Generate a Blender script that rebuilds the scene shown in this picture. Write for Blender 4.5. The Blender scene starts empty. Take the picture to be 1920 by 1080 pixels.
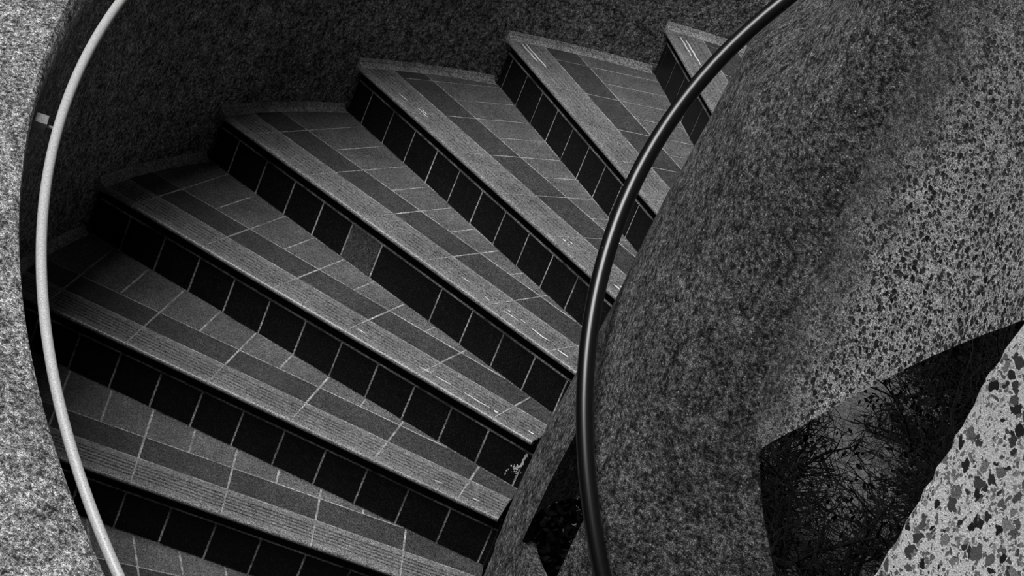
import bpy, math, random
from mathutils import Vector, Matrix
SC = bpy.context.scene
COL = SC.collection
# ------------------------------------------------------------------ camera
CAM = Vector((0.26039, -7.49851, 3.93001))
RR = ((0.8814151, 0.3059848, 0.3598342), (-0.4421478, 0.2664782, 0.8564430), (-0.1661706, 0.9139818, -0.3701685))
FPX = 5432.2
cd = bpy.data.cameras.new('camera')
cam = bpy.data.objects.new('camera', cd); COL.objects.link(cam)
r_, u_, f_ = (Vector(a) for a in RR)
M = Matrix(((r_.x, u_.x, -f_.x, CAM.x), (r_.y, u_.y, -f_.y, CAM.y), (r_.z, u_.z, -f_.z, CAM.z), (0, 0, 0, 1)))
cam.matrix_world = M
cd.sensor_width = 36.0; cd.lens = FPX / 1920 * 36.0
cd.clip_start = 0.1; cd.clip_end = 200
SC.camera = cam
# ------------------------------------------------------------------ light
w = bpy.data.worlds.new('sky'); SC.world = w; w.use_nodes = True
bg = w.node_tree.nodes['Background']; bg.inputs[0].default_value = (1, 1, 1, 1); bg.inputs[1].default_value = 0.024
sl = bpy.data.lights.new('sun', 'SUN'); sl.energy = 3.85; sl.angle = math.radians(32)
so = bpy.data.objects.new('sun', sl); COL.objects.link(so)
SUN = Vector((-0.50, -0.42, 1.10))
so.rotation_euler = SUN.to_track_quat('Z', 'Y').to_euler(); so.location = SUN * 10
SC.view_settings.view_transform = 'Standard'; SC.view_settings.look = 'None'
SC.view_settings.gamma = 1; SC.view_settings.exposure = 0.0; SC.view_settings.use_curve_mapping = False
# ------------------------------------------------------------------ numbers of the stair
H = 0.17
PHI0 = math.radians(210.8); DPHI = math.radians(-13.026)
OFF = -0.1531
ROUT = 2.43
def kof(phi): return (phi - PHI0) / DPHI
def phiof(k): return PHI0 + k * DPHI
def rin(z, deg=188):
    wt = max(0.0, min(1.0, (244-deg)/36.0))
    g = max(0.0, min(1.0, (deg-229)/20.0))
    return .85 + (rin0(z)-.85)*wt - .034*g*g
def rin0(z):
    pts = ((-9, .85), (.55, .85), (1.0, .812), (1.35, .800), (1.6, .775), (1.88, .757), (2.02, .68), (2.2, .60), (9, .60))
    for (a, ra), (b, rb) in zip(pts, pts[1:]):
        if z <= b: return ra + (rb - ra) * (z - a) / (b - a)
    return .60
# ------------------------------------------------------------------ helpers
def tag(o, label=None, cat=None, group=None, kind=None):
    if label: o['label'] = label
    if cat: o['category'] = cat
    if group: o['group'] = group
    if kind: o['kind'] = kind
    return o
def empty(name, loc, rz=0):
    o = bpy.data.objects.new(name, None); COL.objects.link(o)
    o.location = loc; o.rotation_euler = (0, 0, rz); o.empty_display_size = .1
    return o
class MB:
    def __init__(s): s.v = []; s.f = []; s.m = []
    def add(s, vs, fs, mi=0):
        n = len(s.v); s.v += [tuple(a) for a in vs]
        for f in fs: s.f.append(tuple(n + i for i in f)); s.m.append(mi)
    def box(s, a, b, mi=0):
        x0, y0, z0 = a; x1, y1, z1 = b
        s.add([(x0,y0,z0),(x1,y0,z0),(x1,y1,z0),(x0,y1,z0),(x0,y0,z1),(x1,y0,z1),(x1,y1,z1),(x0,y1,z1)],
              [(0,3,2,1),(4,5,6,7),(0,1,5,4),(1,2,6,5),(2,3,7,6),(3,0,4,7)], mi)
    def prism(s, poly, z0, z1, mi=0, bev=0):
        """poly: convex (x,y); bev: chamfer of the top edge"""
        n = len(poly)
        if n < 3: return
        ar = sum(poly[i][0]*poly[(i+1)%n][1] - poly[(i+1)%n][0]*poly[i][1] for i in range(n))
        if ar < 0: poly = poly[::-1]
        rings = [[(x, y, z0) for x, y in poly]]
        if bev > 0:
            inn = inset(poly, bev)
            if len(inn) == n:
                rings.append([(x, y, z1 - bev) for x, y in poly]); rings.append([(x, y, z1) for x, y in inn])
            else: rings.append([(x, y, z1) for x, y in poly])
        else: rings.append([(x, y, z1) for x, y in poly])
        vs = [p for r in rings for p in r]; fs = []
        for k in range(len(rings) - 1):
            for i in range(n):
                j = (i + 1) % n; fs.append((k*n+i, k*n+j, (k+1)*n+j, (k+1)*n+i))
        fs.append(tuple(range(n))[::-1]); fs.append(tuple((len(rings)-1)*n + i for i in range(n)))
        s.add(vs, fs, mi)
    def tube(s, pts, rad, seg=12, mi=0, caps=True):
        pts = [Vector(p) for p in pts]; n = len(pts)
        rad = rad if isinstance(rad, (list, tuple)) else [rad] * n
        prev = None; vs = []
        for i, p in enumerate(pts):
            t = (pts[min(i+1, n-1)] - pts[max(i-1, 0)])
            if t.length < 1e-9: t = Vector((0, 0, 1))
            t.normalize()
            if prev is None: a = t.orthogonal().normalized()
            else:
                a = prev - t * prev.dot(t)
                a = a.normalized() if a.length > 1e-6 else t.orthogonal().normalized()
            prev = a; b = t.cross(a)
            for j in range(seg):
                an = 2*math.pi*j/seg; vs.append(p + (a*math.cos(an) + b*math.sin(an)) * rad[i])
        fs = [(i*seg+j, i*seg+(j+1)%seg, (i+1)*seg+(j+1)%seg, (i+1)*seg+j) for i in range(n-1) for j in range(seg)]
        if caps: fs.append(tuple(range(seg))[::-1]); fs.append(tuple((n-1)*seg+j for j in range(seg)))
        s.add(vs, fs, mi)
    def ball(s, c, r, mi=0, sq=(1,1,1)):
        vs = []; fs = []; A, B = 10, 6
        for i in range(B + 1):
            th = math.pi * i / B
            for j in range(A):
                ph = 2*math.pi*j/A
                vs.append((c[0]+sq[0]*r*math.sin(th)*math.cos(ph), c[1]+sq[1]*r*math.sin(th)*math.sin(ph), c[2]+sq[2]*r*math.cos(th)))
        for i in range(B):
            for j in range(A): fs.append((i*A+j, (i+1)*A+j, (i+1)*A+(j+1)%A, i*A+(j+1)%A))
        s.add(vs, fs, mi)
    def build(s, name, mats, parent=None, smooth=False, clean=False):
        me = bpy.data.meshes.new(name); me.from_pydata(s.v, [], s.f)
        mats = mats if isinstance(mats, (list, tuple)) else [mats]
        for m in mats: me.materials.append(m)
        me.polygons.foreach_set('material_index', s.m)
        if smooth: me.polygons.foreach_set('use_smooth', [True] * len(s.f))
        me.update()
        o = bpy.data.objects.new(name, me); COL.objects.link(o)
        if clean:
            import bmesh
            b = bmesh.new(); b.from_mesh(me); bmesh.ops.remove_doubles(b, verts=b.verts, dist=1e-5)
            bmesh.ops.recalc_face_normals(b, faces=b.faces); b.to_mesh(me); b.free()
        if parent: o.parent = parent
        return o
def inset(poly, d):
    n = len(poly); out = []
    for i in range(n):
        p0 = poly[i-1]; p1 = poly[i]; p2 = poly[(i+1) % n]
        a = (p1[0]-p0[0], p1[1]-p0[1]); b = (p2[0]-p1[0], p2[1]-p1[1])
        la = math.hypot(*a); lb = math.hypot(*b)
        if la < 1e-9 or lb < 1e-9: return []
        na = (-a[1]/la, a[0]/la); nb = (-b[1]/lb, b[0]/lb)
        den = 1 + na[0]*nb[0] + na[1]*nb[1]
        if den < .15: return []
        out.append((p1[0] + d*(na[0]+nb[0])/den, p1[1] + d*(na[1]+nb[1])/den))
    return out
def clip(poly, p, nrm):
    """keep the side where (q-p).nrm >= 0"""
    out = []; n = len(poly)
    for i in range(n):
        a = poly[i]; b = poly[(i+1) % n]
        da = (a[0]-p[0])*nrm[0] + (a[1]-p[1])*nrm[1]; db = (b[0]-p[0])*nrm[0] + (b[1]-p[1])*nrm[1]
        if da >= 0: out.append(a)
        if (da > 0 > db) or (da < 0 < db):
            t = da/(da-db); out.append((a[0]+(b[0]-a[0])*t, a[1]+(b[1]-a[1])*t))
    o2 = []
    for q in out:
        if not o2 or math.hypot(q[0]-o2[-1][0], q[1]-o2[-1][1]) > 1e-4: o2.append(q)
    if len(o2) > 1 and math.hypot(o2[0][0]-o2[-1][0], o2[0][1]-o2[-1][1]) < 1e-4: o2.pop()
    return o2 if len(o2) > 2 else []
def area(poly):
    n = len(poly); return abs(sum(poly[i][0]*poly[(i+1)%n][1] - poly[(i+1)%n][0]*poly[i][1] for i in range(n)))/2
# ------------------------------------------------------------------ materials
class NT:
    def __init__(s, name, rough=.8, spec=.3):
        m = bpy.data.materials.new(name); m.use_nodes = True; s.mat = m; s.t = m.node_tree
        s.b = s.t.nodes['Principled BSDF']; s.b.inputs['Roughness'].default_value = rough
        s.b.inputs['Specular IOR Level'].default_value = spec
        s.co = s.n('ShaderNodeTexCoord').outputs['Object']
    def n(s, typ, **kw):
        x = s.t.nodes.new(typ)
        for k, v in kw.items(): setattr(x, k, v)
        return x
    def l(s, a, b): s.t.links.new(a, b)
    def inp(s, node, key, v):
        if hasattr(v, 'is_output') or isinstance(v, bpy.types.NodeSocket): s.l(v, node.inputs[key])
        else: node.inputs[key].default_value = v
    def math(s, op, a, b=0.0, c=None, clamp=False):
        x = s.n('ShaderNodeMath', operation=op, use_clamp=clamp); s.inp(x, 0, a); s.inp(x, 1, b)
        if c is not None: s.inp(x, 2, c)
        return x.outputs[0]
    def noise(s, scale, detail=2, rough=.5, co=None):
        x = s.n('ShaderNodeTexNoise'); s.l(co or s.co, x.inputs['Vector'])
        x.inputs['Scale'].default_value = scale; x.inputs['Detail'].default_value = detail; x.inputs['Roughness'].default_value = rough
        return x.outputs['Fac']
    def vor(s, scale, co=None, feature='F1', rnd=1.0):
        x = s.n('ShaderNodeTexVoronoi', feature=feature); s.l(co or s.co, x.inputs['Vector'])
        x.inputs['Scale'].default_value = scale; x.inputs['Randomness'].default_value = rnd
        return x
    def remap(s, v, a, b, c, d, smooth=False):
        x = s.n('ShaderNodeMapRange'); x.clamp = True
        if smooth: x.interpolation_type = 'SMOOTHSTEP'
        s.inp(x, 0, v)
        for i, q in enumerate((a, b, c, d)): s.inp(x, i+1, q)
        return x.outputs[0]
    def mix(s, f, a, b):
        x = s.n('ShaderNodeMix', data_type='FLOAT'); s.inp(x, 0, f); s.inp(x, 2, a); s.inp(x, 3, b); return x.outputs[0]
    def grey(s, v): s.l(v, s.b.inputs['Base Color'])
    def bump(s, h, strength, dist):
        x = s.n('ShaderNodeBump'); x.inputs['Strength'].default_value = strength; x.inputs['Distance'].default_value = dist
        s.l(h, x.inputs['Height']); s.l(x.outputs[0], s.b.inputs['Normal'])
    def warp(s, scale, amt):
        x = s.n('ShaderNodeTexNoise'); s.l(s.co, x.inputs['Vector']); x.inputs['Scale'].default_value = scale; x.inputs['Detail'].default_value = 2
        y = s.n('ShaderNodeVectorMath', operation='MULTIPLY_ADD'); s.l(x.outputs['Color'], y.inputs[0])
        y.inputs[1].default_value = (amt,)*3; s.l(s.co, y.inputs[2]); return y.outputs[0]
def aggregate(name, matrix, stone_hi, cell, cover, grit=.35, bump=.6, small=True, gs=420, patch=.25, wamt=.5):
    """exposed aggregate concrete: pale mortar with darker stones of many sizes"""
    a = NT(name, .85, .25)
    wp = a.warp(cell*1.5, wamt/cell)
    def stones(sc, co, lo, hi):
        v = a.vor(sc, co); sep = a.n('ShaderNodeSeparateColor'); a.l(v.outputs['Color'], sep.inputs[0])
        rad = a.remap(sep.outputs[0], 0, 1, lo, hi)
        d = a.math('SUBTRACT', rad, v.outputs['Distance'])
        return a.remap(d, -.03, .05, 0, 1, True), sep.outputs[1]
    s1, c1 = stones(cell, wp, cover-.42, cover+.16)
    s2, c2 = stones(cell*2.3, wp, cover-.38, cover+.12)
    g = a.noise(gs, 2, .75); g2 = a.noise(cell*6, 3, .7)
    base = a.math('MULTIPLY', matrix, a.remap(g, .28, .72, 1-grit, 1+grit))
    base = a.math('MULTIPLY', base, a.remap(g2, .3, .7, 1-patch, 1+patch))
    base = a.math('MULTIPLY', base, a.remap(a.noise(3.5, 3), .3, .7, .85, 1.15))
    st1 = a.math('MULTIPLY', a.math('POWER', c1, 2.0), stone_hi); st2 = a.math('MULTIPLY', a.math('POWER', c2, 1.5), stone_hi)
    st1 = a.math('MULTIPLY', a.math('ADD', st1, .008), a.remap(g, .25, .75, .5, 1.5))
    out = a.mix(a.math('MULTIPLY', s2, .85), base, st2) if small else base
    out = a.mix(s1, out, st1)
    a.grey(out)
    h = a.math('ADD', a.math('MULTIPLY', s1, -.6), a.math('MULTIPLY', g2, .9))
    h = a.math('ADD', h, a.math('MULTIPLY', g, .35))
    a.bump(h, bump, .006)
    return a.mat
def speckled(name, lo, hi, rough=.5, spec=.4, scale=500, mott=6, bump=.1, mamt=.25, pw=1.6):
    a = NT(name, rough, spec)
    g = a.noise(scale, 1, .8); m = a.noise(mott, 3, .6); q = a.noise(60, 3, .6)
    v = a.remap(g, .25, .75, 0, 1); v = a.math('POWER', v, pw)
    v = a.mix(v, lo, hi)
    v = a.math('MULTIPLY', v, a.remap(m, .3, .7, 1-mamt, 1+mamt)); v = a.math('MULTIPLY', v, a.remap(q, .3, .7, .8, 1.2))
    a.grey(v); a.bump(a.math('ADD', g, a.math('MULTIPLY', q, .5)), bump, .002)
    return a.mat
MT = {}
def pitted(name, lo, hi, cell, sharp=.16, pw=1.3, grit=.8, gs=420, bump=.8, blot=.25, pale_spots=.0):
    """weathered rough concrete: clumps of pale grit and dark pits"""
    a = NT(name, .9, .2)
    n1 = a.noise(cell, 4, .72); n2 = a.noise(cell*.28, 3, .6); n3 = a.noise(4, 3)
    v = a.math('ADD', n1, a.math('MULTIPLY', a.math('SUBTRACT', n2, .5), .35))
    v = a.remap(v, .5-sharp, .5+sharp, 0, 1); v = a.math('POWER', v, pw)
    v = a.mix(v, lo, hi)
    w_ = a.vor(gs); sep = a.n('ShaderNodeSeparateColor'); a.l(w_.outputs['Color'], sep.inputs[0])
    v = a.math('MULTIPLY', v, a.remap(a.math('POWER', sep.outputs[0], 1.5), 0, 1, 1-grit, 1+grit*1.4))
    v = a.math('MULTIPLY', v, a.remap(n3, .3, .7, 1-blot, 1+blot))
    if pale_spots:  # adds small pale spots to the concrete colour
        g = a.vor(cell*.55); v = a.math('ADD', v, a.remap(g.outputs['Distance'], .05, .12, pale_spots, 0))
    a.grey(v); a.bump(a.math('ADD', n1, a.math('MULTIPLY', sep.outputs[0], .12)), bump, .008)
    return a.mat
def speckled(name, lo, hi, rough=.5, spec=.4, scale=560, mott=6, bump=.1, mamt=.25, pw=1.6):
    a = NT(name, rough, spec)
    w_ = a.vor(scale); sep = a.n('ShaderNodeSeparateColor'); a.l(w_.outputs['Color'], sep.inputs[0]); g = sep.outputs[0]
    m = a.noise(mott, 3, .6); q = a.noise(60, 3, .6)
    v = a.math('POWER', g, pw); v = a.mix(v, lo, hi)
    v = a.math('MULTIPLY', v, a.remap(m, .3, .7, 1-mamt, 1+mamt)); v = a.math('MULTIPLY', v, a.remap(q, .3, .7, .8, 1.2))
    a.grey(v); a.bump(a.math('ADD', g, a.math('MULTIPLY', q, 2)), bump, .001)
    return a.mat
MT['column'] = pitted('column_concrete', .006, .22, 75, sharp=.16, pw=1.6, gs=480, pale_spots=.35)
MT['outer'] = pitted('outer_wall_concrete', .02, .72, 85, sharp=.19, pw=1.6, gs=480, pale_spots=.3)
def blended():
    a = NT('screen_concrete', .9, .2)
    n1 = a.noise(75, 4, .72); n2 = a.noise(20, 3, .6)
    v = a.math('ADD', n1, a.math('MULTIPLY', a.math('SUBTRACT', n2, .5), .35))
    v = a.math('POWER', a.remap(v, .31, .69, 0, 1), 1.5)
    fine = a.mix(v, .012, .20)
    wp = a.warp(90, .012)
    d1 = a.vor(70, wp); s1 = a.n('ShaderNodeSeparateColor'); a.l(d1.outputs['Color'], s1.inputs[0])
    d2 = a.vor(135, wp); s2 = a.n('ShaderNodeSeparateColor'); a.l(d2.outputs['Color'], s2.inputs[0])
    st1 = a.remap(a.math('SUBTRACT', a.remap(s1.outputs[0], 0, 1, .02, .62), d1.outputs['Distance']), -.12, .12, 0, 1, True)
    st2 = a.remap(a.math('SUBTRACT', a.remap(s2.outputs[0], 0, 1, .0, .66), d2.outputs['Distance']), -.14, .14, 0, 1, True)
    m = a.math('MULTIPLY', a.mix(a.noise(200, 3, .75), .08, .62), a.remap(n2, .3, .7, .75, 1.25))
    m = a.mix(st2, m, .05); m = a.mix(st1, m, a.math('MULTIPLY', s1.outputs[1], .05))
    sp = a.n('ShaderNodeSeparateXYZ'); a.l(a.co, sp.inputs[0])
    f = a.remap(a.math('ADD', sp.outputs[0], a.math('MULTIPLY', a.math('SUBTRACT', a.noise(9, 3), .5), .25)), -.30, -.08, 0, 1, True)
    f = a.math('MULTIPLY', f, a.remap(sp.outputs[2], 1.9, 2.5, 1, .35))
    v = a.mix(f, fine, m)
    w_ = a.vor(480); sep = a.n('ShaderNodeSeparateColor'); a.l(w_.outputs['Color'], sep.inputs[0])
    v = a.math('MULTIPLY', v, a.remap(a.math('POWER', sep.outputs[0], 1.5), 0, 1, .3, 1.9))
    a.grey(v); a.bump(a.math('SUBTRACT', n1, a.math('MULTIPLY', a.math('MULTIPLY', st1, f), .5)), .8, .007)
    return a.mat
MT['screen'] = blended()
MT['near'] = aggregate('near_concrete', .60, .24, 66, .48, grit=.7, bump=.5, gs=1100, patch=.35, wamt=1.1)
MT['row1'] = speckled('dark_quarry_tile', .004, .13, .55, .3)
MT['row2'] = speckled('grey_quarry_tile', .02, .26, .6, .3)
MT['nosing'] = speckled('ribbed_nosing_tile', .03, .42, .42, .5)
MT['riser'] = speckled('black_riser_tile', .001, .022, .5, .2, pw=5)
MT['grout'] = speckled('pale_grout', .15, .55, .85, .2, scale=400, mott=14, mamt=.5)
MT['riser_grout'] = speckled('riser_grout', .10, .60, .85, .2, scale=400, mott=9, mamt=.7)
MT['mortar'] = speckled('mortar_fillet', .10, .65, .9, .2, scale=400, mott=12)
MT['groove_and_shade'] = speckled('groove_dirt_and_shade', .004, .016, .9, .1)  # near-black, also paints the shade on the upper riser
MT['soffit'] = speckled('soffit_concrete', .03, .10, .9, .2, scale=400)
a = NT('rail_steel', .38, .5); a.b.inputs['Metallic'].default_value = .0
a.grey(a.remap(a.noise(420, 2, .8), .3, .7, .25, .75)); a.bump(a.noise(300, 2), .08, .001); MT['rail'] = a.mat
a = NT('black_rail_paint', .30, .6); a.grey(a.remap(a.noise(260, 2, .7), .3, .7, .001, .006)); MT['black_rail'] = a.mat
a = NT('matte_black', .95, .05); a.grey(a.remap(a.noise(260, 2, .7), .3, .7, .002, .006)); MT['matte_black'] = a.mat
a = NT('bracket_steel', .5, .5); a.grey(a.remap(a.noise(260, 2, .7), .3, .7, .12, .32)); MT['bracket'] = a.mat
a = NT('bolt_steel', .2, .8); a.b.inputs['Metallic'].default_value = .8; a.b.inputs['Base Color'].default_value = (.9, .9, .9, 1); MT['bolt'] = a.mat
a = NT('splash_white', .6, .3); a.grey(a.remap(a.noise(200, 2, .7), .3, .7, .35, .8)); MT['splash'] = a.mat
a = NT('painted_glint_white', .3, .6); a.grey(a.remap(a.noise(150, 2, .7), .35, .65, .55, .95)); MT['painted_glint'] = a.mat  # white colour standing in for sun glints
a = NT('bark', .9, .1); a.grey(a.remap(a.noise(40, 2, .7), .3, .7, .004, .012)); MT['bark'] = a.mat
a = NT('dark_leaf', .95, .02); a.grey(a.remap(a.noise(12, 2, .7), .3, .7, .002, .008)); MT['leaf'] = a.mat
a = NT('pale_ground', .95, .1)
g = a.noise(25, 4, .8); a.grey(a.math('MULTIPLY', a.remap(a.noise(140, 2, .8), .35, .65, .3, 1.7), a.remap(g, .35, .65, .03, .15))); a.bump(g, .5, .02); MT['ground'] = a.mat
# ------------------------------------------------------------------ walls
def sweep(name, mat, ks, profile, kind='structure'):
    """profile(k) -> list of (r, z) closed loop, swept round the stair axis"""
    mb = MB(); n = None; vs = []; fs = []
    for k in ks:
        ph = phiof(k); P = profile(k); n = len(P)
        vs += [(r*math.cos(ph), r*math.sin(ph), z) for r, z in P]
    m = len(ks)
    for i in range(m-1):
        for j in range(n): fs.append((i*n+j, i*n+(j+1)%n, (i+1)*n+(j+1)%n, (i+1)*n+j))
    fs.append(tuple(range(n))); fs.append(tuple((m-1)*n+j for j in range(n))[::-1])
    mb.add(vs, fs); o = mb.build(name, mat, smooth=False, clean=True)
    if kind: o['kind'] = kind
    return o
def frange(a, b, n): return [a + (b-a)*i/n for i in range(n+1)]
WT = lambda k: 1.053 + 1.064*k*H     # inner top edge of the outer parapet
def outer_prof(k):
    t = WT(k); b = k*H - .42
    g = .017*max(0, min(1, (k-.2)/1.5))
    P = [(2.451, b)]
    P += [(2.451, b + (t - .014 - 2*g - b)*i/4) for i in range(1, 5)]
    P += [(2.456 + g*.7, t - .004 - g*.8), (2.466 + g, t), (2.52, t - .004), (2.60, t - .02), (2.66, t - .05), (2.70, t - .10), (2.715, t - .16), (2.72, b)]
    return P
sweep('wall_outer', MT['outer'], frange(-3.2, 8.6, 150), outer_prof)
# concrete flight below the treads
sweep('stair_flight', MT['soffit'], frange(-3.0, 8.5, 110),
      lambda k: [(.86, k*H-.36), (2.45, k*H-.36), (2.45, k*H-.22), (.86, k*H-.22)])

# inner wall: a curved shell with openings, laid out in (angle, height) patches
def edge_phi(z):   # the free vertical edge facing the gap on the right, degrees
    pts = ((-1.5, 296), (.85, 266.3), (.95, 261), (1.06, 256.5), (1.12, 254.2), (1.3, 252), (3.6, 252))
    for (a0, pa), (b0, pb) in zip(pts, pts[1:]):
        if z <= b0: return pa + (pb-pa)*(z-a0)/(b0-a0)
    return 252
def kz(deg): return kof(math.radians(deg))*H
ZT = 3.4; TH = .05
mb = MB(); cache = {}
def vert(deg, z, side):
    key = (round(deg, 4), round(z, 5), side)
    if key not in cache:
        r = rin(z, deg) - (TH if side else 0)
        if side:      # the openings are splayed inwards
            if 188 < deg <= SL0: deg = deg - 10*(deg-188)/(SL0-188)
            elif SL0 < deg < SL1: deg = deg - 10*(SL1-deg)/(SL1-SL0)
            elif deg > 240: deg = deg - 3*(deg-240)/(edge_phi(z)-240)
        ph = math.radians(deg)
        cache[key] = len(mb.v); mb.v.append((r*math.cos(ph), r*math.sin(ph), z))
    return cache[key]
def grid(cols, rows_of):
    """cols: list of degrees or functions of row; builds outer and inner skins and rims"""
    nr = len(rows_of(cols[0])); q = [[(c, z) for z in rows_of(c)] for c in cols]
    for i in range(len(cols)-1):
        for j in range(nr-1):
            cells.append((q[i][j], q[i+1][j], q[i+1][j+1], q[i][j+1]))
cells = []
def patch(c00, c10, c11, c01, nu, nv):
    """bilinear patch in (deg, z)"""
    P = [[None]*(nv+1) for _ in range(nu+1)]
    for i in range(nu+1):
        u = i/nu
        for j in range(nv+1):
            v = j/nv
            P[i][j] = tuple((1-u)*(1-v)*c00[d] + u*(1-v)*c10[d] + u*v*c11[d] + (1-u)*v*c01[d] for d in (0, 1))
    for i in range(nu):
        for j in range(nv): cells.append((P[i][j], P[i+1][j], P[i+1][j+1], P[i][j+1]))
# columns: back+left solid (95..212), slot (212..228.3), front (228.3..edge)
SL0, SL1 = 211.6, 227.4
def sill(d): return .418 + (d-SL0)*(-.002)
def head(d): return .80 + (d-SL0)*(-.004)
def bot(d): return kz(d) - .50 if d > 197 or d < 150 else max(kz(d) - .50, .255)
seg = 3.0
d = 98.0; degs = []
while d < SL0-1e-6: degs.append(d); d += (SL0-98)/38
degs.append(SL0)
for a0, b0 in zip(degs, degs[1:]):
    patch((a0, bot(a0)), (b0, bot(b0)), (b0, head(SL0)), (a0, head(SL0)), 1, 8) if False else None
    patch((a0, bot(a0)), (b0, bot(b0)), (b0, max(sill(SL0), bot(b0)+.02)), (a0, max(sill(SL0), bot(a0)+.02)), 1, 4)
    patch((a0, max(sill(SL0), bot(a0)+.02)), (b0, max(sill(SL0), bot(b0)+.02)), (b0, max(head(SL0), bot(b0)+.04)), (a0, max(head(SL0), bot(a0)+.04)), 1, 2)
    patch((a0, max(head(SL0), bot(a0)+.04)), (b0, max(head(SL0), bot(b0)+.04)), (b0, ZT), (a0, ZT), 1, 22)
ss = [SL0 + (SL1-SL0)*i/5 for i in range(6)]
for a0, b0 in zip(ss, ss[1:]):
    patch((a0, bot(a0)), (b0, bot(b0)), (b0, sill(b0)), (a0, sill(a0)), 1, 4)
    patch((a0, head(a0)), (b0, head(b0)), (b0, ZT), (a0, ZT), 1, 22)
zs = [bot(SL1) + (sill(SL1)-bot(SL1))*i/4 for i in range(5)] + [sill(SL1) + (head(SL1)-sill(SL1))*i/2 for i in (1, 2)] + [head(SL1) + (ZT-head(SL1))*i/22 for i in range(1, 23)]
for z0, z1 in zip(zs, zs[1:]):
    patch((SL1, z0), (edge_phi(z0), z0), (edge_phi(z1), z1), (SL1, z1), 10, 1)
ec = {}
for c in cells:
    ids = [vert(p[0], p[1], 0) for p in c]; idi = [vert(p[0], p[1], 1) for p in c]
    if len(set(ids)) < 4: continue
    mb.f.append(tuple(ids)); mb.m.append(0); mb.f.append(tuple(idi[::-1])); mb.m.append(0)
    for i in range(4):
        a0, b0 = ids[i], ids[(i+1) % 4]; key = (min(a0, b0), max(a0, b0))
        ec.setdefault(key, []).append((a0, b0, idi[i], idi[(i+1) % 4]))
for key, l in ec.items():
    if len(l) == 1:
        a0, b0, a1, b1 = l[0]; mb.f.append((b0, a0, a1, b1)); mb.m.append(0)
o = mb.build('wall_inner', MT['column'], smooth=True); o['kind'] = 'structure'
em = o.modifiers.new('edges', 'EDGE_SPLIT'); em.split_angle = math.radians(40)

# right hand screen wall that springs from the inner wall
be = [(.0, 1.28), (.077, 1.12), (.119, 1.185), (.174, 1.262), (.229, 1.343), (.286, 1.423), (.347, 1.502), (.411, 1.58), (.482, 1.657), (.56, 1.733), (.649, 1.811), (.779, 1.908), (.899, 1.985), (1.1, 2.08), (1.29, 2.14)]
PB = [Vector((-.300, -.795))]
for i in range(260):
    hh = math.radians(-22-46*min(1, (i+.5)*.005/.75)**.9); PB.append(PB[-1] + Vector((math.cos(hh), math.sin(hh)))*.005)
P0 = Vector((.816*math.cos(math.radians(249.3)), .816*math.sin(math.radians(249.3)))); J0 = 36
for i in range(J0): PB[i] = P0 + (PB[J0]-P0)*(i/J0)
def pathB(s_):
    i = min(int(s_/.005), 258); q = PB[i] + (PB[i+1]-PB[i])*(s_/.005-i); t = (PB[i+1]-PB[i]).normalized()
    return q, Vector((-t.y, t.x))
mb = MB(); vs = []; fs = []; nv = 26
cols = []
for (s0, z0), (s1, z1) in zip(be, be[1:]):
    for i in range(4): cols.append((s0+(s1-s0)*i/4, z0+(z1-z0)*i/4))
cols.append(be[-1])
for s_, zb in cols:
    for side in (0, 1):
        for j in range(nv+1):
            zz = zb + (.10 if side else 0); z = zz + (ZT-zz)*j/nv
            q_, n_ = pathB(s_); p = q_ + n_*(side*.08)
            vs.append((p.x, p.y, z))
st = 2*(nv+1)
for i in range(len(cols)-1):
    for j in range(nv):
        a0 = i*st+j; b0 = (i+1)*st+j
        fs.append((a0, b0, b0+1, a0+1)); a1 = a0+nv+1; b1 = b0+nv+1; fs.append((a1+1, b1+1, b1, a1))
    fs.append((i*st, i*st+nv+1, (i+1)*st+nv+1, (i+1)*st)); fs.append((i*st+nv, (i+1)*st+nv, (i+1)*st+2*nv+1, i*st+2*nv+1))
for i in (0, len(cols)-1):
    for j in range(nv):
        a0 = i*st+j; fs.append((a0, a0+1, a0+nv+2, a0+nv+1))
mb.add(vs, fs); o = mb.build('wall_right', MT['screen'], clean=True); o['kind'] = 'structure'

# near pier with a worn vertical edge
rnd = random.Random(5)
mb = MB(); vs = []; fs = []; nz = 160
z0, z1 = 1.9, 4.2
wob = [0]*(nz+1)
for i in range(nz+1): wob[i] = .5*(wob[i-1] if i else 0) + rnd.uniform(-.0025, .0025)
for i in range(nz+1):
    z = z0 + (z1-z0)*i/nz; x = .222 + (z-2.601)*.056 + wob[i]
    vs += [(x+.16, -4.36, z), (x+.001, -4.494, z), (x+.002, -4.499, z), (.222+(z-2.601)*.056+.012, -4.512, z), (.222+(z-2.601)*.056+.8, -5.22, z), (x+.95, -5.05, z)]
for i in range(nz):
    for j in range(6): fs.append((i*6+j, i*6+(j+1)%6, (i+1)*6+(j+1)%6, (i+1)*6+j))
fs.append(tuple(range(6))); fs.append(tuple(nz*6+j for j in range(6))[::-1])
mb.add(vs, fs); o = mb.build('wall_front', MT['near'], clean=True); o['kind'] = 'structure'
# ground outside
GZ = -2.3
mb = MB(); n = 40; rnd = random.Random(2)
for i in range(n+1):
    for j in range(n+1): mb.v.append((-14 + 28*i/n, -6 + 34*j/n, GZ + rnd.uniform(-.04, .04)))
for i in range(n):
    for j in range(n): a0 = i*(n+1)+j; mb.f.append((a0, a0+n+1, a0+n+2, a0+1)); mb.m.append(0)
o = mb.build('ground', MT['ground'], smooth=True); o['kind'] = 'structure'

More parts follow.
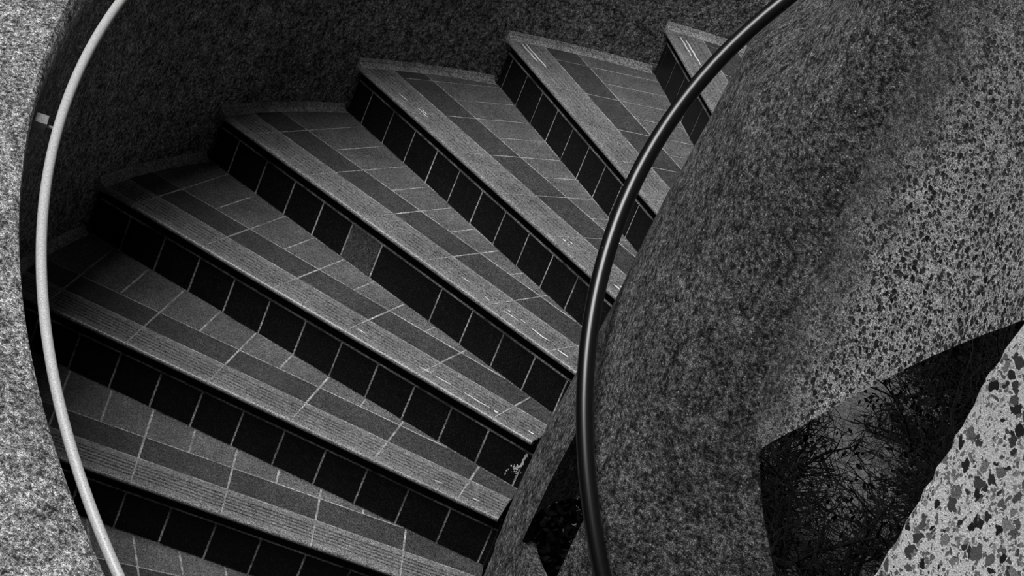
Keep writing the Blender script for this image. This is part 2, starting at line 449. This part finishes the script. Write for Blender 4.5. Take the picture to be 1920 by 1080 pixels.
# ------------------------------------------------------------------ steps
X0 = 1.6           # local origin of a step along its radius
RJ = {0: 1.95, 1: 1.746, 2: 1.520, 3: 1.655, 4: 1.817, 5: 1.162, 6: 1.863, 7: 1.871, 8: 1.8}
TJ = {0: 1.80, 1: 1.615, 2: 1.773, 3: 1.781, 4: 1.77, 5: 1.841, 6: 1.80, 7: 1.85, 8: 1.8}
LBL = {0: 'lowest tiled step in view, cut off by the bottom edge of the picture',
 1: 'tiled step with ribbed nosing crossing the bottom left, second lowest in view',
 2: 'tiled step below the one with the white splash, third from the bottom',
 3: 'tiled step with a white splash at the inner end of its black riser',
 4: 'tiled step with one wide unbroken black tile in its riser, middle of the flight',
 5: 'tiled step fifth from the top left, its bright mortar edge against the dark wall',
 6: 'narrow tiled step near the top with two painted sun glints on its ribbed nosing',
 7: 'highest tiled step in view, mostly hidden behind the black inner handrail'}
LBL[0] = 'lowest tiled step in view, cut off by the bottom left of the picture'
LBL[1] = 'second lowest tiled step in view, ribbed nosing running out at the bottom edge'
LBL[2] = 'third tiled step from the bottom, next below the step with a white splash'
LBL[4] = 'middle tiled step whose black riser has one double-width tile'
LBL[5] = 'third tiled step from the top, pale mortar line along the outer wall'
LBL[6] = 'second tiled step from the top, short and bright at its outer corner'
NF = [(.030, -.0165), (.006, -.0158), (.0012, -.0125), (0, -.0085), (.0012, -.0045), (.0045, -.0014), (.010, 0)]
NP = list(NF)
for gs in (.036, .0545, .073, .0915, .110): NP += [(gs-.0038, 0), (gs-.0028, -.0055), (gs+.0028, -.0055), (gs+.0038, 0)]
NP += [(.1415, 0), (.1415, -.012)]
NJ = [(s_+.0012, z_-.0007) for s_, z_ in NF] + [(.1405, -.0007), (.1405, -.012)]
PAINTED_GLINTS = {7: [(2.378, 2.20, .047, .004), (2.36, 2.137, .065, .005)],
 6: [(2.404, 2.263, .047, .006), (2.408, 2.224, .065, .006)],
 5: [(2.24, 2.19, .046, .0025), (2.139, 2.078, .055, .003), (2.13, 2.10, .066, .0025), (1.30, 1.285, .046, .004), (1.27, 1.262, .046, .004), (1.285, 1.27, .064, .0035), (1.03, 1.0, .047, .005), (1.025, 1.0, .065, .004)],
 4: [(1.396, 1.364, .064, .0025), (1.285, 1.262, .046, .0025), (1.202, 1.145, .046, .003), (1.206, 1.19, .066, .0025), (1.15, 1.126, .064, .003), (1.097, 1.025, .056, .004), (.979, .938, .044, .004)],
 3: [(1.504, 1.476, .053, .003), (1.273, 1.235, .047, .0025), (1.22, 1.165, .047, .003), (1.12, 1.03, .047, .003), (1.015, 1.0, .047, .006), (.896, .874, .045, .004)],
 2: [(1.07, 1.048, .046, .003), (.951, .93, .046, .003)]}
def step(k):
    z = k*H; phi = phiof(k); Ri = rin(z - .12) + .004; Ro = ROUT
    d = Vector((math.cos(phi), math.sin(phi))); nn = Vector((math.sin(phi), -math.cos(phi)))
    org = d*X0 + nn*OFF
    e = empty('stair_step', (org.x, org.y, z - H), phi)
    tag(e, LBL[k], 'step', 'tiled steps of the winding stair')
    L = lambda t, s, zz: (t - X0, -s, zz + H)          # local: s runs with the climb
    # footprint of the tread in (t, s)
    # back line = base of next riser
    a = -DPHI
    # next step frame in (t, s+OFF): direction rotated by a towards the climb
    dn = (math.cos(a), math.sin(a)); nnn = (-math.sin(a), math.cos(a))
    bp = (nnn[0]*(OFF+.027), nnn[1]*(OFF+.027) - OFF); bn = (-nnn[0], -nnn[1])
    def fit_(poly, ro=Ro, ri=Ri):
        poly = clip(poly, bp, bn)
        for i in range(-3, 20):
            an = a*i/12.0; poly = clip(poly, (ro*math.cos(an), ro*math.sin(an)-OFF), (-math.cos(an), -math.sin(an))) if poly else poly
        if poly:
            ms = sum(q[1] for q in poly)/len(poly)
            an = math.asin(max(-.95, min(.95, (ms+OFF)/ri)))
            poly = clip(poly, (ri*math.cos(an), ri*math.sin(an)-OFF), (math.cos(an), math.sin(an)))
        return poly
    def prism(mb, poly, z0, z1, mi, bev=0):
        n0 = len(mb.v); mb.prism([(t - X0, -s) for t, s in poly], z0 + H, z1 + H, mi, bev)
    # tread: bed + smooth tiles
    mb = MB()
    bed = fit_([(.5, .064), (2.6, .064), (2.6, .9), (.5, .9)], ro=Ro)
    prism(mb, clip(bed, (0, .146), (0, 1)), -.06, -.0008, 0); prism(mb, clip(bed, (0, .147), (0, -1)), -.06, -.0168, 0)
    rr = random.Random(k*7+1)
    rows = [(.145, .279, .262, 0, 1), (.279, .60, .131, .0, 2)]
    for ri_, (s0, s1, pitch, sh, mi) in enumerate(rows):
        t = TJ[k] + sh; t -= pitch*math.ceil((t-.5)/pitch)
        while t < 2.6:
            P = fit_([(t+.003, s0+.003), (t+pitch-.003, s0+.003), (t+pitch-.003, s1-.003), (t+.003, s1-.003)], ro=Ro-.003)
            if P and area(P) > .0004: prism(mb, P, -.02, rr.uniform(-.0004, .0004), mi, .0006)
            t += pitch
    mb.build('tread', [MT['grout'], MT['row1'], MT['row2']], e)
    # nosing: ribbed tiles
    mb = MB(); t = TJ[k] - .262*math.ceil((TJ[k]-.5)/.262)
    while t < 2.6:
        a0 = max(t+.0018, Ri + .004); a1 = min(t+.262-.0018, math.sqrt(Ro*Ro - (OFF+.06)**2))
        if a1 - a0 > .01:
            dz = rr.uniform(-.0006, .0004); n = len(NP); vs = []
            for tt in (a0, a1):
                for s, zz in NP: vs.append(L(tt, s, zz + dz))
            fs = [(i, i+1, n+i+1, n+i) for i in range(n-1)]; fs += [tuple(range(n))[::-1], tuple(n+i for i in range(n))]
            mb.add(vs, fs, 0)
            if t > Ri + .01:      # grout joint between two nosing tiles
                n = len(NJ); vs = [L(tt, s, zz) for tt in (t-.0022, t+.0022) for s, zz in NJ]
                mb.add(vs, [(i, i+1, n+i+1, n+i) for i in range(n-1)] + [tuple(range(n))[::-1], tuple(n+i for i in range(n))], 1)
        t += .262
    # grout bed under the nosing row
    mb.box(L(Ri+.002, .022, -.0165)[:2] + (H-.0165,), L(math.sqrt(Ro*Ro-.02), .143, -.0070)[:2] + (H-.0070,), 2)
    mb.box(L(Ri+.002, .1425, -.02)[:2] + (H-.02,), L(math.sqrt(Ro*Ro-.02), .1465, -.0008)[:2] + (H-.0008,), 1)
    mb.build('nosing', [MT['nosing'], MT['grout'], MT['groove_and_shade']], e, clean=False)
    # riser
    mb = MB(); rt0 = math.sqrt(max(Ri*Ri - (OFF+.03)**2, 0)) + .002; rt1 = math.sqrt(Ro*Ro - (OFF+.03)**2)
    def rbox(t0, t1, s0, s1, z0_, z1_, mi, bev=.0015):
        # tile face looks down the stair (s negative direction)
        fr = [(t0, z0_), (t1, z0_), (t1, z1_), (t0, z1_)]; inn = [(t0+bev, z0_+bev), (t1-bev, z0_+bev), (t1-bev, z1_-bev), (t0+bev, z1_-bev)]
        vs = [L(t_, s1, z_) for t_, z_ in fr] + [L(t_, s0+bev, z_) for t_, z_ in fr] + [L(t_, s0, z_) for t_, z_ in inn]
        fs = [(0,1,2,3), (4,5,1,0)[::-1], (5,6,2,1)[::-1], (6,7,3,2)[::-1], (7,4,0,3)[::-1], (8,9,5,4)[::-1], (9,10,6,5)[::-1], (10,11,7,6)[::-1], (11,8,4,7)[::-1], (8,9,10,11)[::-1]]
        mb.add(vs, fs, mi)
    rbox(rt0, rt1, .0292, .062, -H-.02, -.0475, 0, 0.0005)
    t = RJ[k] - .131*math.ceil((RJ[k]-.5)/.131)
    while t < 2.6:
        tw = .131
        if k == 4 and abs(t - 1.424) < .03: tw = .262
        if k == 4 and abs(t - 1.555) < .03: t += .131; continue
        a0 = max(t+.003, rt0+.001); a1 = min(t+tw-.003, rt1-.001)
        if a1-a0 > .012: rbox(a0, a1, .0275+rr.uniform(-.0008, .0008), .04, -H+.003, -H+.1165, 3 if (k == 4 and abs(t-1.686) < .03) else 1, .0008)
        t += tw
    rbox(rt0+.001, rt1-.001, .0286, .04, -.0470, -.0172, 2)  # dark band paints the shade below the nosing overhang
    mb.build('riser', [MT['riser_grout'], MT['riser'], MT['groove_and_shade'], MT['row1']], e)
    # mortar fillet along the outer wall
    mb = MB(); pts = []
    a1 = math.atan2(bp[1]+OFF, Ro) + a*.0
    t_ = Ro
    # angle where the back line meets the outer circle
    ang1 = a - math.asin(-(OFF+.027)/Ro)*1.0
    ang0 = math.asin(OFF/Ro)
    vs = []; N = 14
    prof = [(2.449, .022), (2.440, .009), (2.428, .002), (2.416, -.001), (2.416, -.02), (2.449, -.02)]
    for i in range(N+1):
        an = ang0 + .004 + (ang1-ang0-.006)*i/N
        for r, zz in prof:
            wv = .0015*math.sin(i*2.7+k)
            vs.append(L(r*math.cos(an)+wv, r*math.sin(an)-OFF, zz))
    n = len(prof); fs = [(i*n+j, i*n+(j+1)%n, (i+1)*n+(j+1)%n, (i+1)*n+j) for i in range(N) for j in range(n)]
    fs += [tuple(range(n)), tuple(N*n+j for j in range(n))[::-1]]
    mb.add(vs, fs); tag(mb.build('mortar_edge', MT['mortar'], e, clean=True), 'pale rough mortar line where the tread meets the wall')
    if k in PAINTED_GLINTS:  # thin white strips painted in for sun glints on the wet ribs
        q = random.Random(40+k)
        for t0, t1, sc, wd in PAINTED_GLINTS[k]:
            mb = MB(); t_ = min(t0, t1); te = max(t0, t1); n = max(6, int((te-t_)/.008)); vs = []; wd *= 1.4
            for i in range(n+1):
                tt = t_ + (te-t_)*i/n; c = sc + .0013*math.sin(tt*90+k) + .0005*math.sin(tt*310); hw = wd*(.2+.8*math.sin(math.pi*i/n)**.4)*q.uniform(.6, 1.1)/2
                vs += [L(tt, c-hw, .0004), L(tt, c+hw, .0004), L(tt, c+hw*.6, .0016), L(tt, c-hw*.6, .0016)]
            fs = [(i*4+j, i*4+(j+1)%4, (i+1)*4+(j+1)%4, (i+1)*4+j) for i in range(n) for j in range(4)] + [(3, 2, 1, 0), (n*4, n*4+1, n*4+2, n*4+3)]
            mb.add(vs, fs); tag(mb.build('painted_glint', MT['painted_glint'], e, clean=True), 'white strip painting the sun glints along a nosing rib')
    if k == 3:
        mb = MB(); q = random.Random(3)
        # dried white splash down a riser joint
        path = [(t_-.134, z_) for t_, z_ in ((1.000, -.058), (.999, -.068), (1.001, -.080), (1.000, -.096), (1.006, -.108), (1.012, -.116))]
        for i in range(len(path)-1):
            for j in range(7):
                u = j/7; t_ = path[i][0]+(path[i+1][0]-path[i][0])*u + q.uniform(-.003, .003); zz = path[i][1]+(path[i+1][1]-path[i][1])*u
                mb.ball(L(t_, .0273, zz), q.uniform(.0015, .0032), 0, (1, .25, 1.3))
        for j in range(26): mb.ball(L(.885+q.gauss(0, .007), .0273, -.118+q.gauss(0, .006)), q.uniform(.001, .003), 0, (1, .25, 1))
        for j in range(8): mb.ball(L(.900+q.gauss(0, .004), .0273, -.14+q.gauss(0, .006)), q.uniform(.001, .0025), 0, (1, .25, 1))
        tag(mb.build('splash', MT['splash'], e), 'dried white splash on the black tile')
    return e
for k in range(0, 8): step(k)

# ------------------------------------------------------------------ handrails
def helix(r, zf, k0, k1, n): return [(r*math.cos(phiof(k)), r*math.sin(phiof(k)), zf(k)) for k in frange(k0, k1, n)]
def rail(label, r, zf, k0, k1, rad, mat, wall_r, brackets, bolts, side, bmat):
    P = helix(r, zf, k0, k1, 160); c = P[0]
    e = empty('handrail', c); tag(e, label, 'handrail')
    off = Vector(c)
    mb = MB(); mb.tube([Vector(p)-off for p in P], rad, 20); mb.build('tube', mat, e, smooth=True)
    for k in brackets:
        ph = phiof(k); z = zf(k); dr = Vector((math.cos(ph), math.sin(ph), 0)); tn = Vector((-math.sin(ph), math.cos(ph), 0))*-1
        tn = Vector((tn.x*r*-DPHI, tn.y*r*-DPHI, H)).normalized() if True else tn
        nz = dr.cross(tn).normalized()
        base = dr*r + Vector((0, 0, z)) - off; wallp = dr*wall_r + Vector((0, 0, z)) - off
        mb = MB(); n = (wallp-base).normalized()
        # block plate against the wall and an arm reaching under the tube
        def obox(c0, hx, hy, hz):
            vs = [c0 + n*(hx*sx) + tn*(hy*sy) + nz*(hz*sz) for sx in (-1, 1) for sy in (-1, 1) for sz in (-1, 1)]
            mb.add(vs, [(0,1,3,2), (4,6,7,5), (0,4,5,1), (2,3,7,6), (0,2,6,4), (1,5,7,3)])
        obox(base - Vector((0, 0, .034 if rad > .02 else 0)) + n*(-.004 if rad > .02 else .050), .019 if rad < .02 else .016, .018, .020)
        g = abs((wallp-base).length)
        mb.tube([base + n*rad*.6, base + (wallp-base)*.9], .0045, 10)
        br = mb.build('bracket', bmat, e)
        m2 = MB(); m2.ball(wallp - n*.013 + nz*.006, .004); m2.build('screw', MT['bolt'], br)
    for k, an in bolts:
        ph = phiof(k); dr = Vector((math.cos(ph), math.sin(ph), 0)); b = Vector((r*math.cos(ph), r*math.sin(ph), zf(k)))
        tc = (CAM - b).normalized(); lat = RR[0]; lat = Vector(lat)*an; v = (tc + lat).normalized()
        m2 = MB(); m2.ball(b - off + v*rad, .0035); m2.build('rivet', MT['bolt'], e, smooth=True)
    return e
rail('grey steel handrail along the outer wall at the left, lit along its length', 2.379,
     lambda k: .984 + 1.025*k*H, -3.0, 8.4, .0138, MT['rail'], 2.451, [.62], [(.36, -.2), (.06, -.8), (-1.78, .2)], 1, MT['bracket'])
rail('black painted handrail curving round the inner concrete wall', .892,
     lambda k: 1.014 + 1.098*k*H, -3.2, 7.9, .0235, MT['black_rail'], .80, [4.52], [(2.82, -.8), (1.12, -.8)], -1, MT['matte_black'])
# ------------------------------------------------------------------ shrubs below
def shrub(label, loc, h, seed, spread, leaves=0, levels=4, thick=.022, lp=.22):
    rnd = random.Random(seed); mb = MB(); lf = MB()
    def grow(p, d, ln, rad, lev):
        n = 5; pts = [p]; q = p.copy(); dd = d.copy()
        for i in range(n):
            dd = (dd + Vector((rnd.gauss(0, .17), rnd.gauss(0, .17), rnd.gauss(0, .12) + .02))).normalized()
            q = q + dd*ln/n
            if q.z < .02: q.z = .02
            pts.append(q.copy())
        mb.tube(pts, [rad*(1-.5*i/n) for i in range(n+1)], 4 if lev > 1 else 6, caps=False)
        if lev >= levels: 
            return
        nb = rnd.choice((3, 4, 5)) if lev else 5
        for b in range(nb):
            i = rnd.randint(1, n); v = Vector((rnd.gauss(0, 1), rnd.gauss(0, 1), rnd.gauss(.1, .6))).normalized()
            grow(pts[i], (dd*.55 + v*.8).normalized(), ln*rnd.uniform(.5, .85), max(rad*.55, .0022), lev+1)
            if leaves and lev >= levels-2:
                for _ in range(leaves if rnd.random() < lp else 0):
                    c = pts[i] + Vector((rnd.gauss(0, .10), rnd.gauss(0, .10), rnd.gauss(0, .10))); a = Vector((rnd.gauss(0,1), rnd.gauss(0,1), rnd.gauss(0,1))).normalized()*rnd.uniform(.015, .03); b2 = a.orthogonal().normalized()*a.length*.5
                    lf.add([c-a, c+b2, c+a, c-b2], [(0, 1, 2, 3)])
    for s_ in range(spread):
        an = rnd.uniform(0, 6.28); grow(Vector((.05*math.cos(an), .05*math.sin(an), 0)), Vector((.7*math.cos(an), .7*math.sin(an), .9)).normalized(), h*rnd.uniform(.4, .6), thick, 0)
    e = empty('twiggy_shrub', loc); tag(e, label, 'shrub', 'shrubs growing below the stair')
    mb.build('branches', MT['bark'], e)
    if leaves: lf.build('foliage', MT['leaf'], e)
    return e
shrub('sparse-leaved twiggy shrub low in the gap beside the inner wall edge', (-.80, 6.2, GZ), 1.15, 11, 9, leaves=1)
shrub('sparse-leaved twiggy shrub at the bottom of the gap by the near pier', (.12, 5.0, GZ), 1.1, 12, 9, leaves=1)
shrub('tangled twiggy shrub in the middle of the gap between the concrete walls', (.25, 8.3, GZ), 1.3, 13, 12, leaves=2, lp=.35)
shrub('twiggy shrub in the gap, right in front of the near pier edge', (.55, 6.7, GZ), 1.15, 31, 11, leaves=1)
def evergreen(label, loc, rx, h, n, seed):
    """dense dark bush: twigs from the ground and a thick coat of leaves"""
    q = random.Random(seed); tw = MB(); lf = MB()
    for i in range(60):
        an = q.uniform(0, 6.283); el = q.uniform(.15, 1.5); d = Vector((math.cos(an)*math.cos(el)*rx, math.sin(an)*math.cos(el)*rx, math.sin(el)*h))*q.uniform(.8, 1.08)
        pts = [d*t for t in (0, .33, .66, 1)]; pts[1] += Vector((q.gauss(0, .04), q.gauss(0, .04), .05)); pts[2] += Vector((q.gauss(0, .05), q.gauss(0, .05), .04))
        tw.tube(pts, [.014, .01, .007, .003], 5, caps=False)
    for i in range(n):
        an = q.uniform(0, 6.283); el = math.asin(q.uniform(0, 1)); rr_ = q.uniform(.55, 1.02)
        c = Vector((math.cos(an)*math.cos(el)*rx, math.sin(an)*math.cos(el)*rx, math.sin(el)*h + .02))*rr_
        a_ = Vector((q.gauss(0, 1), q.gauss(0, 1), q.gauss(0, 1))).normalized()*q.uniform(.016, .034); b_ = a_.orthogonal().normalized()*a_.length*.45
        lf.add([c-a_, c+b_, c+a_, c-b_], [(0, 1, 2, 3)])
    e = empty('evergreen_bush', loc); tag(e, label, 'bush', 'evergreen bushes below the stair')
    tw.build('branches', MT['bark'], e); lf.build('foliage', MT['leaf'], e)
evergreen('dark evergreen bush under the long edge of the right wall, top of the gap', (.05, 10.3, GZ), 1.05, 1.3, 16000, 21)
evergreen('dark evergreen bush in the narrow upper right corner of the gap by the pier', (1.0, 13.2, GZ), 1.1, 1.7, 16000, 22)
evergreen('dark evergreen bush added to blacken the view through the slot beside the inner handrail', (-1.75, 4.4, GZ), .8, 1.1, 14000, 23)  # bush added to hide the bright ground and keep the slot black
